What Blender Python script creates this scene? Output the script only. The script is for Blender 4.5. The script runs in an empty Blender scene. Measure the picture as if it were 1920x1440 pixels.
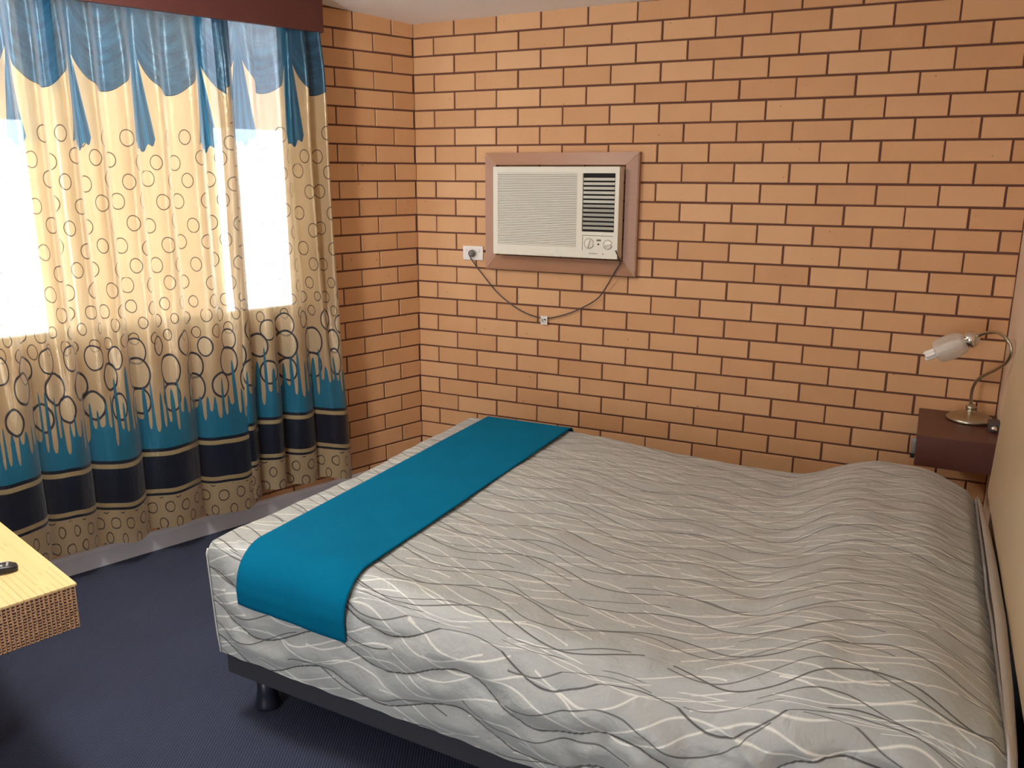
import bpy, bmesh, math, random
from math import sin, cos, pi, sqrt
from mathutils import Vector, Matrix, noise

random.seed(7)
C = bpy.context.scene
LINK = C.collection.objects.link

# ------------------------------------------------------------------ camera
cd = bpy.data.cameras.new('camera')
cam = bpy.data.objects.new('camera', cd)
LINK(cam)
right = Vector((0.89992, 0.43604, 0.00332))
up = Vector((-0.10736, 0.21418, 0.97088))
back = Vector((0.42263, -0.87407, 0.23955))
M = Matrix((right, up, back)).transposed().to_4x4()
M.translation = Vector((2.5030, -3.9924, 1.6685))
cam.matrix_world = M
cd.sensor_width = 36.0
cd.lens = 1596.5 / 1920 * 36
cd.clip_start = 0.05
C.camera = cam

# ------------------------------------------------------------------ world
W = bpy.data.worlds.new('sky')
C.world = W
W.use_nodes = True
wt = W.node_tree
wt.nodes.clear()
wo = wt.nodes.new('ShaderNodeOutputWorld')
wb = wt.nodes.new('ShaderNodeBackground')
wb.inputs['Color'].default_value = (0.86, 0.93, 1.0, 1)
wb.inputs['Strength'].default_value = 16.0
wt.links.new(wb.outputs[0], wo.inputs[0])

# window wall frame: s runs along the wall away from the corner, o into the room
WA = -0.344
WD = Vector((sin(WA), -cos(WA), 0))
WN = Vector((cos(WA), sin(WA), 0))


def WP(s, o, z):
    p = WD * s + WN * o
    return Vector((p.x, p.y, z))


def area(name, loc, look, sx, sy, power, col=(1, 1, 1), portal=False):
    l = bpy.data.lights.new(name, 'AREA')
    l.shape = 'RECTANGLE'
    l.size = sx
    l.size_y = sy
    l.energy = power
    l.color = col
    o = bpy.data.objects.new(name, l)
    LINK(o)
    o.location = loc
    o.rotation_euler = Vector(look).to_track_quat('-Z', 'Z').to_euler()
    if portal:
        l.cycles.is_portal = True
    return o


# daylight entering: a portal at the window and at an added doorway behind the camera
area('window_daylight', WP(1.655, -0.20, 1.68), WN, 1.78, 1.34, 1, portal=True)
area('added_doorway_daylight', (1.1, -5.74, 1.05), (0, 1, 0), 0.5, 2.1, 1, portal=True)

C.view_settings.view_transform = 'Standard'
C.view_settings.look = 'None'
C.view_settings.gamma = 1
C.view_settings.use_curve_mapping = False
C.view_settings.exposure = 0.22


# ------------------------------------------------------------------ node helpers
class V:
    """a socket with arithmetic"""
    def __init__(self, nt, s):
        self.nt, self.s = nt, s

    def op(self, o, *a, clamp=False):
        n = self.nt.nodes.new('ShaderNodeMath')
        n.operation = o
        n.use_clamp = clamp
        for i, x in enumerate((self,) + a):
            if isinstance(x, V):
                self.nt.links.new(x.s, n.inputs[i])
            else:
                n.inputs[i].default_value = float(x)
        return V(self.nt, n.outputs[0])

    def __add__(s, o): return s.op('ADD', o)
    __radd__ = __add__
    def __sub__(s, o): return s.op('SUBTRACT', o)
    def __rsub__(s, o): return (s * -1) + o
    def __mul__(s, o): return s.op('MULTIPLY', o)
    __rmul__ = __mul__
    def __truediv__(s, o): return s.op('DIVIDE', o)
    def floor(s): return s.op('FLOOR')
    def fract(s): return s.op('FRACT')
    def abs(s): return s.op('ABSOLUTE')
    def sin(s): return s.op('SINE')
    def lt(s, o): return s.op('LESS_THAN', o)
    def gt(s, o): return s.op('GREATER_THAN', o)
    def max(s, o): return s.op('MAXIMUM', o)
    def min(s, o): return s.op('MINIMUM', o)
    def pow(s, o): return s.op('POWER', o)
    def sqrt(s): return s.op('SQRT')
    def clamp(s): return s.op('ADD', 0.0, clamp=True)
    def inv(s): return (s * -1) + 1

    def between(s, a, b): return s.gt(a) * s.lt(b)


def rnd(nt, a, b=0.0):
    n = nt.nodes.new('ShaderNodeTexWhiteNoise')
    n.noise_dimensions = '2D'
    c = nt.nodes.new('ShaderNodeCombineXYZ')
    for i, x in enumerate((a, b)):
        if isinstance(x, V):
            nt.links.new(x.s, c.inputs[i])
        else:
            c.inputs[i].default_value = x
    nt.links.new(c.outputs[0], n.inputs['Vector'])
    return V(nt, n.outputs['Value'])


def vec(nt, a, b, c=0.0):
    n = nt.nodes.new('ShaderNodeCombineXYZ')
    for i, x in enumerate((a, b, c)):
        if isinstance(x, V):
            nt.links.new(x.s, n.inputs[i])
        else:
            n.inputs[i].default_value = x
    return n.outputs[0]


def nz(nt, vs, scale, detail=2.0, rough=0.5, dist=0.0):
    n = nt.nodes.new('ShaderNodeTexNoise')
    n.inputs['Scale'].default_value = scale
    n.inputs['Detail'].default_value = detail
    n.inputs['Roughness'].default_value = rough
    n.inputs['Distortion'].default_value = dist
    if vs is not None:
        nt.links.new(vs, n.inputs['Vector'])
    return V(nt, n.outputs['Fac'])


def mixc(nt, f, a, b):
    n = nt.nodes.new('ShaderNodeMix')
    n.data_type = 'RGBA'
    for k, x in ((0, f), (6, a), (7, b)):
        if isinstance(x, V):
            nt.links.new(x.s, n.inputs[k])
        elif isinstance(x, bpy.types.NodeSocket):
            nt.links.new(x, n.inputs[k])
        elif k == 0:
            n.inputs[k].default_value = x
        else:
            n.inputs[k].default_value = (*x, 1)
    return n.outputs[2]


def ramp(nt, f, stops):
    n = nt.nodes.new('ShaderNodeValToRGB')
    e = n.color_ramp.elements
    while len(e) < len(stops):
        e.new(0.5)
    for k, (p, c) in enumerate(stops):
        e[k].position = p
        e[k].color = (*c, 1)
    nt.links.new(f.s, n.inputs[0])
    return n.outputs[0]


def srgb(r, g, b):
    return tuple(((x / 255) / 12.92 if x / 255 <= .04045 else ((x / 255 + .055) / 1.055) ** 2.4) for x in (r, g, b))


def new_mat(name):
    m = bpy.data.materials.new(name)
    m.use_nodes = True
    nt = m.node_tree
    return m, nt, nt.nodes['Principled BSDF']


def coords(nt, kind='Object'):
    return nt.nodes.new('ShaderNodeTexCoord').outputs[kind]


def sep(nt, s):
    n = nt.nodes.new('ShaderNodeSeparateXYZ')
    nt.links.new(s, n.inputs[0])
    return [V(nt, n.outputs[i]) for i in range(3)]


def bump(nt, b, h, strength=0.3, dist=0.01):
    n = nt.nodes.new('ShaderNodeBump')
    n.inputs['Strength'].default_value = strength
    n.inputs['Distance'].default_value = dist
    nt.links.new(h.s, n.inputs['Height'])
    nt.links.new(n.outputs[0], b.inputs['Normal'])
    return n


def plain(name, col, rough=0.6, metal=0.0, var=0.08, scale=30.0, bmp=0.0, spec=0.5):
    m, nt, b = new_mat(name)
    f = nz(nt, coords(nt), scale, 3)
    a = tuple(c * (1 - var) for c in col)
    d = tuple(min(1, c * (1 + var)) for c in col)
    nt.links.new(mixc(nt, f, a, d), b.inputs['Base Color'])
    b.inputs['Roughness'].default_value = rough
    b.inputs['Metallic'].default_value = metal
    b.inputs['Specular IOR Level'].default_value = spec
    if bmp:
        bump(nt, b, f, bmp, 0.002)
    return m


# ------------------------------------------------------------------ mesh helpers
def wloc(o):
    v = Vector((0, 0, 0))
    while o is not None:
        v += o.location
        o = o.parent
    return v


def obj(name, bm, mat, parent=None, smooth=False, kind=None, label=None, origin=None):
    bmesh.ops.recalc_face_normals(bm, faces=bm.faces)
    base = wloc(parent) if parent else (Vector(origin) if origin else Vector((0, 0, 0)))
    bmesh.ops.translate(bm, verts=bm.verts, vec=-base)
    me = bpy.data.meshes.new(name)
    bm.to_mesh(me)
    bm.free()
    if smooth:
        for p in me.polygons:
            p.use_smooth = True
    for m in (mat if isinstance(mat, (list, tuple)) else [mat]):
        me.materials.append(m)
    o = bpy.data.objects.new(name, me)
    LINK(o)
    if parent:
        o.parent = parent
    else:
        o.location = base
    if kind:
        o['kind'] = kind
    if label:
        o['label'] = label
    return o


def tag(o, label, cat, group=None):
    o['label'] = label
    o['category'] = cat
    if group:
        o['group'] = group
    return o


def thing(name, label, cat, loc):
    o = bpy.data.objects.new(name, None)
    o.empty_display_size = 0.05
    LINK(o)
    o.location = loc
    return tag(o, label, cat)


def box(bm, lo, hi, bev=0.0, seg=2, fr=None):
    """axis box; fr maps (a,b,c) to world"""
    r = bmesh.ops.create_cube(bm, size=1.0)
    vs = r['verts']
    for v in vs:
        v.co = Vector([lo[i] + (v.co[i] + 0.5) * (hi[i] - lo[i]) for i in range(3)])
    if bev > 0:
        es = list({e for v in vs for e in v.link_edges})
        r = bmesh.ops.bevel(bm, geom=es, offset=bev, segments=seg, profile=0.5, affect='EDGES')
        vs = list({v for f in r['faces'] for v in f.verts} | {v for v in vs if v.is_valid})
    if fr:
        for v in vs:
            v.co = fr(*v.co)
    return vs


def fw(a, b, c):
    return WP(a, b, c)


def frames(pts):
    out = []
    n = len(pts)
    t0 = (pts[1] - pts[0]).normalized()
    ref = Vector((0, 0, 1)) if abs(t0.z) < 0.9 else Vector((1, 0, 0))
    x = t0.cross(ref).normalized()
    for i in range(n):
        t = (pts[min(i + 1, n - 1)] - pts[max(i - 1, 0)]).normalized()
        x = (x - t * x.dot(t)).normalized()
        out.append((t, x, t.cross(x)))
    return out


def tube(bm, pts, rad, seg=12, caps=True):
    pts = [Vector(p) for p in pts]
    rs = rad if isinstance(rad, (list, tuple)) else [rad] * len(pts)
    rings = []
    for p, r, (t, x, y) in zip(pts, rs, frames(pts)):
        rings.append([bm.verts.new(p + (x * cos(2 * pi * k / seg) + y * sin(2 * pi * k / seg)) * r) for k in range(seg)])
    for a, b in zip(rings, rings[1:]):
        for k in range(seg):
            bm.faces.new((a[k], a[(k + 1) % seg], b[(k + 1) % seg], b[k]))
    if caps:
        bm.faces.new(rings[0])
        bm.faces.new(rings[-1])


def lathe(bm, prof, org, axis=(0, 0, 1), seg=40, closed=False):
    """prof = [(radius, distance along axis)]"""
    org = Vector(org)
    t = Vector(axis).normalized()
    x = t.cross(Vector((0, 0, 1)) if abs(t.z) < .9 else Vector((1, 0, 0))).normalized()
    y = t.cross(x)
    rings = []
    for r, h in prof:
        if r < 1e-6:
            rings.append([bm.verts.new(org + t * h)])
        else:
            rings.append([bm.verts.new(org + t * h + (x * cos(2 * pi * k / seg) + y * sin(2 * pi * k / seg)) * r) for k in range(seg)])
    for a, b in zip(rings, rings[1:]):
        for k in range(seg):
            k2 = (k + 1) % seg
            if len(a) == 1 and len(b) > 1:
                bm.faces.new((a[0], b[k], b[k2]))
            elif len(b) == 1 and len(a) > 1:
                bm.faces.new((a[k], b[0], a[k2]))
            elif len(a) > 1:
                bm.faces.new((a[k], a[k2], b[k2], b[k]))


def smoothpts(pts, n=6):
    """Catmull-Rom through points"""
    P = [Vector(p) for p in pts]
    P = [P[0] * 2 - P[1]] + P + [P[-1] * 2 - P[-2]]
    out = []
    for i in range(1, len(P) - 2):
        for k in range(n):
            t = k / n
            a, b, c, d = P[i - 1:i + 3]
            out.append(0.5 * ((2 * b) + (c - a) * t + (2 * a - 5 * b + 4 * c - d) * t * t + (3 * b - a - 3 * c + d) * t ** 3))
    out.append(P[-2])
    return out


def sst(a, b, x):
    t = max(0, min(1, (x - a) / (b - a)))
    return t * t * (3 - 2 * t)


# ------------------------------------------------------------------ materials
def brick_mat():
    m, nt, b = new_mat('brick_face')
    at = nt.nodes.new('ShaderNodeAttribute')
    at.attribute_name = 'tint'
    tr = V(nt, at.outputs['Fac'])
    co = coords(nt)
    big = nz(nt, co, 9, 3)
    fine = nz(nt, co, 240, 2)
    f = (tr * 0.62 + big * 0.38).clamp()
    col = ramp(nt, f, [(0.1, srgb(204, 152, 106)), (0.5, srgb(213, 163, 116)), (0.9, srgb(222, 174, 128))])
    sp = nz(nt, co, 60, 1)
    dots = sp.gt(0.775) * 0.75
    col = mixc(nt, dots, col, srgb(110, 62, 40))
    nt.links.new(col, b.inputs['Base Color'])
    b.inputs['Roughness'].default_value = 0.62
    b.inputs['Specular IOR Level'].default_value = 0.35
    bump(nt, b, fine, 0.12, 0.002)
    return m


m_brick = brick_mat()
m_mortar = plain('mortar', srgb(108, 70, 56), 0.95, var=0.2, scale=80, bmp=0.5)
m_ceiling = plain('ceiling_paint', srgb(250, 248, 246), 0.9, var=0.02, scale=15)
m_wallpaint = plain('cream_wall_paint', srgb(226, 198, 170), 0.75, var=0.03, scale=12)
m_white = plain('white_gloss_trim', srgb(206, 206, 214), 0.3, var=0.04, scale=20)
m_pelmet = plain('oxblood_paint', srgb(84, 40, 34), 0.5, var=0.1, scale=14)
m_night = plain('brown_laminate', srgb(90, 52, 44), 0.38, var=0.12, scale=25)
m_acwhite = plain('ivory_plastic', srgb(232, 226, 208), 0.45, var=0.02)
m_acgrey = plain('louvre_grey', srgb(196, 192, 178), 0.5, var=0.04)
m_black = plain('dark_recess', srgb(22, 18, 18), 0.8)
m_darkline = plain('moulded_outline', srgb(112, 106, 92), 0.6)
m_cord = plain('grey_cord_rubber', srgb(74, 66, 66), 0.5)
m_plug = plain('grey_plug', srgb(120, 114, 108), 0.45)
m_outlet = plain('outlet_plastic', srgb(240, 232, 222), 0.35, var=0.02)
m_basefab = plain('charcoal_upholstery', srgb(40, 42, 50), 0.85, var=0.2, scale=220, bmp=0.3)
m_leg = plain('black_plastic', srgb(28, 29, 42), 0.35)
m_mattress = plain('pale_ticking', srgb(188, 180, 172), 0.8, var=0.04, scale=30)
m_sealstrip = plain('gold_edge', srgb(226, 190, 130), 0.4, metal=0.3)
m_remote = plain('remote_black', srgb(30, 30, 34), 0.4)
m_remkey = plain('remote_keys', srgb(190, 190, 195), 0.5)
m_chrome = plain('chrome', (0.75, 0.73, 0.68), 0.12, metal=1.0, var=0.02)
m_brush = plain('brushed_nickel', srgb(186, 178, 158), 0.28, metal=1.0, var=0.05, scale=60)
m_bulb = plain('bulb_glass', srgb(245, 238, 228), 0.25, var=0.01)
m_alu = plain('aluminium', srgb(170, 168, 165), 0.35, metal=0.8)


def timber_frame_mat():
    m, nt, b = new_mat('fawn_timber_paint')
    x, y, z = sep(nt, coords(nt))
    n = nz(nt, vec(nt, x * 3, y * 3, z * 40), 4, 3)
    nt.links.new(mixc(nt, n, srgb(158, 112, 82), srgb(176, 128, 96)), b.inputs['Base Color'])
    b.inputs['Roughness'].default_value = 0.4
    return m


m_frame = timber_frame_mat()


def carpet_mat():
    m, nt, b = new_mat('ribbed_navy_carpet')
    x, y, z = sep(nt, coords(nt))
    u = x * 0.9 + y * 0.435          # across the ribs
    w = x * -0.435 + y * 0.9
    ribs = ((u * (2 * pi / 0.0085)).sin() * 0.5 + 0.5)
    tuft = ((w * (2 * pi / 0.011)).sin() * 0.5 + 0.5)
    n1 = nz(nt, coords(nt), 350, 2)
    n2 = nz(nt, coords(nt), 3.0, 3)
    h = ribs * 0.7 + tuft * 0.2 + n1 * 0.5
    c = mixc(nt, (h * 0.8 + n2 * 0.25 - 0.15).clamp(), srgb(37, 42, 56), srgb(74, 80, 102))
    nt.links.new(c, b.inputs['Base Color'])
    b.inputs['Roughness'].default_value = 0.95
    b.inputs['Specular IOR Level'].default_value = 0.15
    bump(nt, b, h, 0.5, 0.003)
    return m


m_carpet = carpet_mat()


def headboard_mat():
    m, nt, b = new_mat('tan_vinyl')
    n = nz(nt, coords(nt), 2.5, 3)
    nt.links.new(mixc(nt, n, srgb(188, 164, 130), srgb(206, 184, 150)), b.inputs['Base Color'])
    b.inputs['Roughness'].default_value = 0.36
    f = nz(nt, coords(nt), 180, 2)
    bump(nt, b, f, 0.15, 0.001)
    return m


m_head = headboard_mat()


def runner_mat():
    m, nt, b = new_mat('teal_runner_cloth')
    x, y, z = sep(nt, coords(nt))
    n = nz(nt, coords(nt), 5, 3)
    w = ((x * 2600).sin() * (y * 2600).sin()) * 0.5 + 0.5
    nt.links.new(mixc(nt, n, srgb(0, 90, 122), srgb(0, 103, 135)), b.inputs['Base Color'])
    b.inputs['Roughness'].default_value = 0.95
    b.inputs['Specular IOR Level'].default_value = 0.08
    bump(nt, b, n * 1.0 + w * 0.02, 0.25, 0.012)
    return m


m_runner = runner_mat()


def spread_mat():
    m, nt, b = new_mat('quilted_silver_spread')
    uv = coords(nt, 'UV')
    u, v, _ = sep(nt, uv)

    def fam(S, A, lam, ph, wid, seed, keep, dash=2.6):
        vv = v + (u * (2 * pi / lam) + ph + (v * 2.3).sin() * 1.1).sin() * A + (u * (2 * pi / (lam * 2.7)) + ph * 2).sin() * A * 0.4
        q = vv / S
        row = q.floor()
        d = ((q.fract() - 0.5).abs() * S)          # distance from line centre (lines at 0.5)
        line = (1.0 - d / wid).clamp()
        k = nz(nt, vec(nt, u * dash + row * 7.31 + seed, row * 3.7), 1.0, 0).gt(keep)
        return line * k, q
    dark, q = fam(0.110, 0.036, 0.46, 0.0, 0.0034, 0.0, 0.27)
    dark2, q2 = fam(0.085, 0.034, 0.46, 0.9, 0.0030, 5.0, 0.40)
    lite, q3 = fam(0.046, 0.030, 0.46, 3.3, 0.0038, 9.0, 0.46, 3.4)
    lite2, q4 = fam(0.060, 0.034, 0.46, 4.6, 0.0034, 14.0, 0.47, 3.4)
    n = nz(nt, vec(nt, u, v), 14, 3)
    base = mixc(nt, n, srgb(153, 156, 153), srgb(171, 174, 170))
    lt = (lite.max(lite2) * 1.1).clamp() * 0.85
    c = mixc(nt, lt, base, srgb(226, 225, 215))
    dk = (dark.max(dark2 * 0.75) * 1.5).clamp() * 0.9
    c = mixc(nt, dk, c, srgb(52, 50, 46))
    nt.links.new(c, b.inputs['Base Color'])
    r = nt.nodes.new('ShaderNodeMapRange')
    nt.links.new(lt.s, r.inputs[0])
    r.inputs[3].default_value = 0.50
    r.inputs[4].default_value = 0.26
    nt.links.new(r.outputs[0], b.inputs['Roughness'])
    b.inputs['Specular IOR Level'].default_value = 0.5
    b.inputs['Sheen Weight'].default_value = 0.15
    puff = (((q.fract() - 0.5).abs() * 2.0).pow(0.5))
    cr = nz(nt, vec(nt, u, v), 22, 3, 0.6, 0.6)
    cr2 = nz(nt, vec(nt, u * 0.6, v), 55, 2, 0.6, 0.3)
    bump(nt, b, puff * 0.7 + cr * 1.2 + cr2 * 0.5 - dk * 0.2, 0.5, 0.008)
    return m


m_spread = spread_mat()


def table_mat():
    m, nt, b = new_mat('blond_wood')
    x, y, z = sep(nt, coords(nt))
    # grain runs along the long edge towards the window wall
    a = x * 0.29 + y * 0.957
    l = x * -0.957 + y * 0.29
    g = nz(nt, vec(nt, a * 55, l * 1.6, 0.0), 1.0, 4, 0.55)
    lines = ((a + g * 0.01) * (2 * pi / 0.0165)).sin()
    ln = lines.gt(0.955) * nz(nt, vec(nt, a * 4, l * 3), 1.0, 1).gt(0.47) * 0.5
    c = mixc(nt, g, srgb(232, 196, 132), srgb(246, 216, 156))
    c = mixc(nt, ln, c, srgb(140, 104, 62))
    nt.links.new(c, b.inputs['Base Color'])
    b.inputs['Roughness'].default_value = 0.42
    return m


m_table = table_mat()


def cane_mat():
    """woven cane: a tan weave with rows of small dark holes (uv in metres)"""
    m, nt, b = new_mat('woven_cane')
    u, v, _ = sep(nt, coords(nt, 'UV'))
    P, Q = 0.0112, 0.0082
    wob = (nz(nt, vec(nt, u, v), 60, 1) - 0.5) * 0.004
    row = ((v + wob) / Q).floor()
    uu = (u + wob) / P
    fu = (uu.fract() - 0.5).abs()
    fv = (((v + wob) / Q).fract() - 0.5).abs()
    r = rnd(nt, uu.floor(), row)
    hole = fu.lt(r * 0.12 + 0.22) * fv.lt(0.26)
    edge = ((fu * 2).pow(2) + (fv * 2).pow(2)).clamp()
    n = nz(nt, vec(nt, u, v), 90, 2)
    c = mixc(nt, n, srgb(182, 138, 98), srgb(206, 164, 122))
    c = mixc(nt, hole, c, srgb(52, 26, 30))
    nt.links.new(c, b.inputs['Base Color'])
    b.inputs['Roughness'].default_value = 0.7
    bump(nt, b, edge - hole * 1.0, 0.6, 0.003)
    return m


m_cane = cane_mat()


def glass_mat():
    m, nt, b = new_mat('window_glass')
    nt.nodes.remove(b)
    out = nt.nodes['Material Output']
    t = nt.nodes.new('ShaderNodeBsdfTransparent')
    t.inputs[0].default_value = (0.94, 0.96, 0.97, 1)
    g = nt.nodes.new('ShaderNodeBsdfGlossy')
    g.inputs['Roughness'].default_value = 0.02
    x = nt.nodes.new('ShaderNodeMixShader')
    x.inputs[0].default_value = 0.06
    nt.links.new(t.outputs[0], x.inputs[1])
    nt.links.new(g.outputs[0], x.inputs[2])
    nt.links.new(x.outputs[0], out.inputs[0])
    return m


m_glass = glass_mat()


def frosted_mat():
    m, nt, b = new_mat('frosted_glass')
    b.inputs['Base Color'].default_value = (*srgb(240, 232, 220), 1)
    b.inputs['Roughness'].default_value = 0.3
    out = nt.nodes['Material Output']
    t = nt.nodes.new('ShaderNodeBsdfTranslucent')
    t.inputs[0].default_value = (0.95, 0.92, 0.86, 1)
    tr = nt.nodes.new('ShaderNodeBsdfTransparent')
    x = nt.nodes.new('ShaderNodeMixShader')
    lw = nt.nodes.new('ShaderNodeLayerWeight')
    lw.inputs[0].default_value = 0.35
    f = V(nt, lw.outputs['Facing']) * 0.5 + 0.32
    nt.links.new(f.s, x.inputs[0])
    y = nt.nodes.new('ShaderNodeMixShader')
    y.inputs[0].default_value = 0.45
    nt.links.new(b.outputs[0], y.inputs[1])
    nt.links.new(t.outputs[0], y.inputs[2])
    nt.links.new(tr.outputs[0], x.inputs[1])
    nt.links.new(y.outputs[0], x.inputs[2])
    nt.links.new(x.outputs[0], out.inputs[0])
    return m


m_frost = frosted_mat()

SWAG = 0.43       # width of one printed swag, metres of cloth


def curtain_mat():
    """printed satin: u = metres along the cloth, v = height above the floor as printed"""
    m, nt, b = new_mat('printed_satin_curtain')
    u, v, _ = sep(nt, coords(nt, 'UV'))
    gold = mixc(nt, nz(nt, vec(nt, u, v * 0.3), 9, 2), srgb(188, 164, 126), srgb(210, 188, 150))
    col = gold

    def rings(cw, ch, r0, dr, wid, jit, seed, v0, oddshift=0.5, uo=0.0):
        """one lattice of outlined circles; rows of height ch starting at v0"""
        rv = (v - v0) / ch
        row = rv.floor()
        par = ((row * 0.5).fract() * 2.0) * oddshift
        ru = (u + uo) / cw + par
        cell = ru.floor()
        a = rnd(nt, cell + seed, row)
        c = rnd(nt, cell + seed + 31.7, row)
        dx = (ru.fract() - 0.5) * cw + (a - 0.5) * jit
        dy = (rv.fract() - 0.5) * ch + (c - 0.5) * jit
        d = (dx * dx + dy * dy).sqrt()
        rr = a * dr + r0
        e = (d - rr).abs()
        return e.lt(wid), d.lt(rr)

    NAVY = srgb(22, 34, 58)
    # small rings of the middle field
    e, i = rings(0.142, 0.086, 0.0290, 0.003, 0.0022, 0.024, 3, 1.16)
    k = v.between(1.16, 1.848)
    col = mixc(nt, e * k * 0.92, col, srgb(58, 48, 40))
    # denser band of rings
    e, i = rings(0.110, 0.066, 0.0215, 0.009, 0.0023, 0.014, 11, 0.955)
    k = v.between(0.955, 1.153)
    col = mixc(nt, e * k * 0.92, col, srgb(48, 42, 44))
    # large overlapping rings with heavy outline, upper and lower rows
    for (cw, ch, r0, dr, wd, sd, v0, uo) in ((0.168, 0.15, 0.038, 0.018, 0.0038, 21, 0.86, 0.03),
                                             (0.215, 0.17, 0.054, 0.014, 0.0052, 41, 0.755, 0.12),
                                             (0.190, 0.16, 0.052, 0.012, 0.0052, 57, 0.650, 0.19)):
        e, i = rings(cw, ch, r0, dr, wd, 0.034, sd, v0, 0.0, uo)
        k = v.between(v0, v0 + ch)
        inner = mixc(nt, 0.35, col, srgb(226, 214, 182))
        col = mixc(nt, i * k, col, inner)
        col = mixc(nt, e * k * 0.95, col, NAVY)
    # teal ground with long rising and falling fingers
    teal = mixc(nt, nz(nt, vec(nt, u, v), 6, 2), srgb(20, 112, 146), srgb(34, 134, 168))
    P = 0.046
    cu = u / P
    ci = cu.floor()
    x = (cu.fract() - 0.5).abs() * P
    r1 = rnd(nt, ci, 2.0)
    r2 = rnd(nt, ci, 9.0)
    top = (r1 * r1) * 0.20 + 0.685
    t = ((v - 0.56) / (top - 0.56)).clamp()
    wid = (t.pow(3).inv()).sqrt() * (r2 * 0.005 + 0.0075)
    upf = x.lt(wid) * v.gt(0.54) * v.lt(top)
    upo = x.lt(wid + 0.0013) * v.gt(0.6) * v.lt(top + 0.004)
    # gold fingers drop between them
    cu2 = u / P + 0.5
    ci2 = cu2.floor()
    x2 = (cu2.fract() - 0.5).abs() * P
    r3 = rnd(nt, ci2, 5.0)
    bot = r3 * 0.09 + 0.555
    t2 = ((0.665 - v) / (0.665 - bot)).clamp()
    wid2 = (t2.pow(3).inv()).sqrt() * 0.0130
    dn = x2.lt(wid2) * v.gt(bot)
    ground = v.lt(0.655) * dn.inv()
    mask = (ground + upf).clamp()
    col = mixc(nt, upo * 0.8, col, NAVY)
    col = mixc(nt, mask, col, teal)
    # bands
    navy = mixc(nt, nz(nt, vec(nt, u, v), 5, 2), srgb(6, 20, 38), srgb(14, 34, 58))
    strip = srgb(190, 170, 126)
    col = mixc(nt, v.lt(0.497), col, navy)
    col = mixc(nt, v.between(0.462, 0.482), col, strip)
    col = mixc(nt, v.between(0.290, 0.309), col, strip)
    low = gold
    e, i = rings(0.105, 0.072, 0.0235, 0.002, 0.0025, 0.012, 77, 0.112)
    low = mixc(nt, e * v.between(0.112, 0.27) * 0.95, low, srgb(44, 40, 40))
    col = mixc(nt, v.lt(0.278), col, low)
    # swags along the heading
    su = u / SWAG
    sx = ((su.fract() - 0.5) * 2.0).abs()                 # 0 at the swag centre, 1 at its ends
    sc = (sx * sx).inv().max(0.0).sqrt()
    bot = 2.225 - sc * 0.245
    strokes = nz(nt, vec(nt, sx * 1.2, (v - bot) * 26.0, su.floor()), 1.0, 3, 0.6)
    fine = nz(nt, vec(nt, sx * 5, (v - bot) * 120.0), 1.0, 2, 0.6)
    sw = mixc(nt, ((strokes * 0.7 + fine * 0.45 - 0.12) * 1.4 - 0.25).clamp(), srgb(8, 46, 70), srgb(60, 126, 158))
    col = mixc(nt, v.gt(bot - 0.003), col, srgb(24, 44, 60))
    col = mixc(nt, v.gt(bot), col, sw)
    # pleated fan tails between the swags
    fx = (((su + 0.5).fract() - 0.5) * SWAG)
    drop = 2.235 - v
    hw = drop * 0.160 + 0.004
    fan = fx.abs().lt(hw)
    ang = fx / (drop.max(0.03))
    wave = (ang * 62.0).sin()
    lo = wave * 0.009 + 1.755 + ang.abs() * 0.22
    fan = fan * v.gt(lo) * v.lt(2.24)
    fc = mixc(nt, (wave * 0.28 + 0.5 + (ang * 230.0).sin() * 0.18).clamp(), srgb(6, 54, 80), srgb(40, 114, 146))
    col = mixc(nt, fan, col, fc)
    nt.links.new(col, b.inputs['Base Color'])
    b.inputs['Roughness'].default_value = 0.30
    b.inputs['Metallic'].default_value = 0.26
    b.inputs['Specular IOR Level'].default_value = 0.6
    b.inputs['Sheen Weight'].default_value = 0.3
    wr = nz(nt, vec(nt, u * 1.0, v * 0.35), 26, 3, 0.6, 0.8)
    cr = nz(nt, vec(nt, u, v), 60, 2, 0.6, 0.8)
    bn = bump(nt, b, wr + cr * 0.25, 0.35, 0.01)
    # light passes through the cloth: translucent, and slightly sheer
    out = nt.nodes['Material Output']
    tl = nt.nodes.new('ShaderNodeBsdfTranslucent')
    nt.links.new(col, tl.inputs[0])
    nt.links.new(bn.outputs[0], tl.inputs['Normal'])
    tp = nt.nodes.new('ShaderNodeBsdfTransparent')
    nt.links.new(mixc(nt, 0.55, col, (1, 1, 1)), tp.inputs[0])
    a = nt.nodes.new('ShaderNodeMixShader')
    a.inputs[0].default_value = 0.32
    nt.links.new(b.outputs[0], a.inputs[1])
    nt.links.new(tl.outputs[0], a.inputs[2])
    c2 = nt.nodes.new('ShaderNodeMixShader')
    c2.inputs[0].default_value = 0.11
    nt.links.new(a.outputs[0], c2.inputs[1])
    nt.links.new(tp.outputs[0], c2.inputs[2])
    nt.links.new(c2.outputs[0], out.inputs[0])
    return m


m_curtain = curtain_mat()

# ------------------------------------------------------------------ room shell
XR = 2.838          # right wall
YF = -5.6           # wall behind the camera
WS0, WS1, WZ0, WZ1 = 0.71, 2.56, 1.00, 2.36      # window opening in the window wall (s, z)
SW_END = -YF / cos(WA) + 0.1


def ceil_z(x, y):
    return 2.411 + 0.015 * x - 0.060 * y


# brick courses: bed joints at B0 - r * pitch
B0, RP, JT = 2.343, 0.0891, 0.0088


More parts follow.
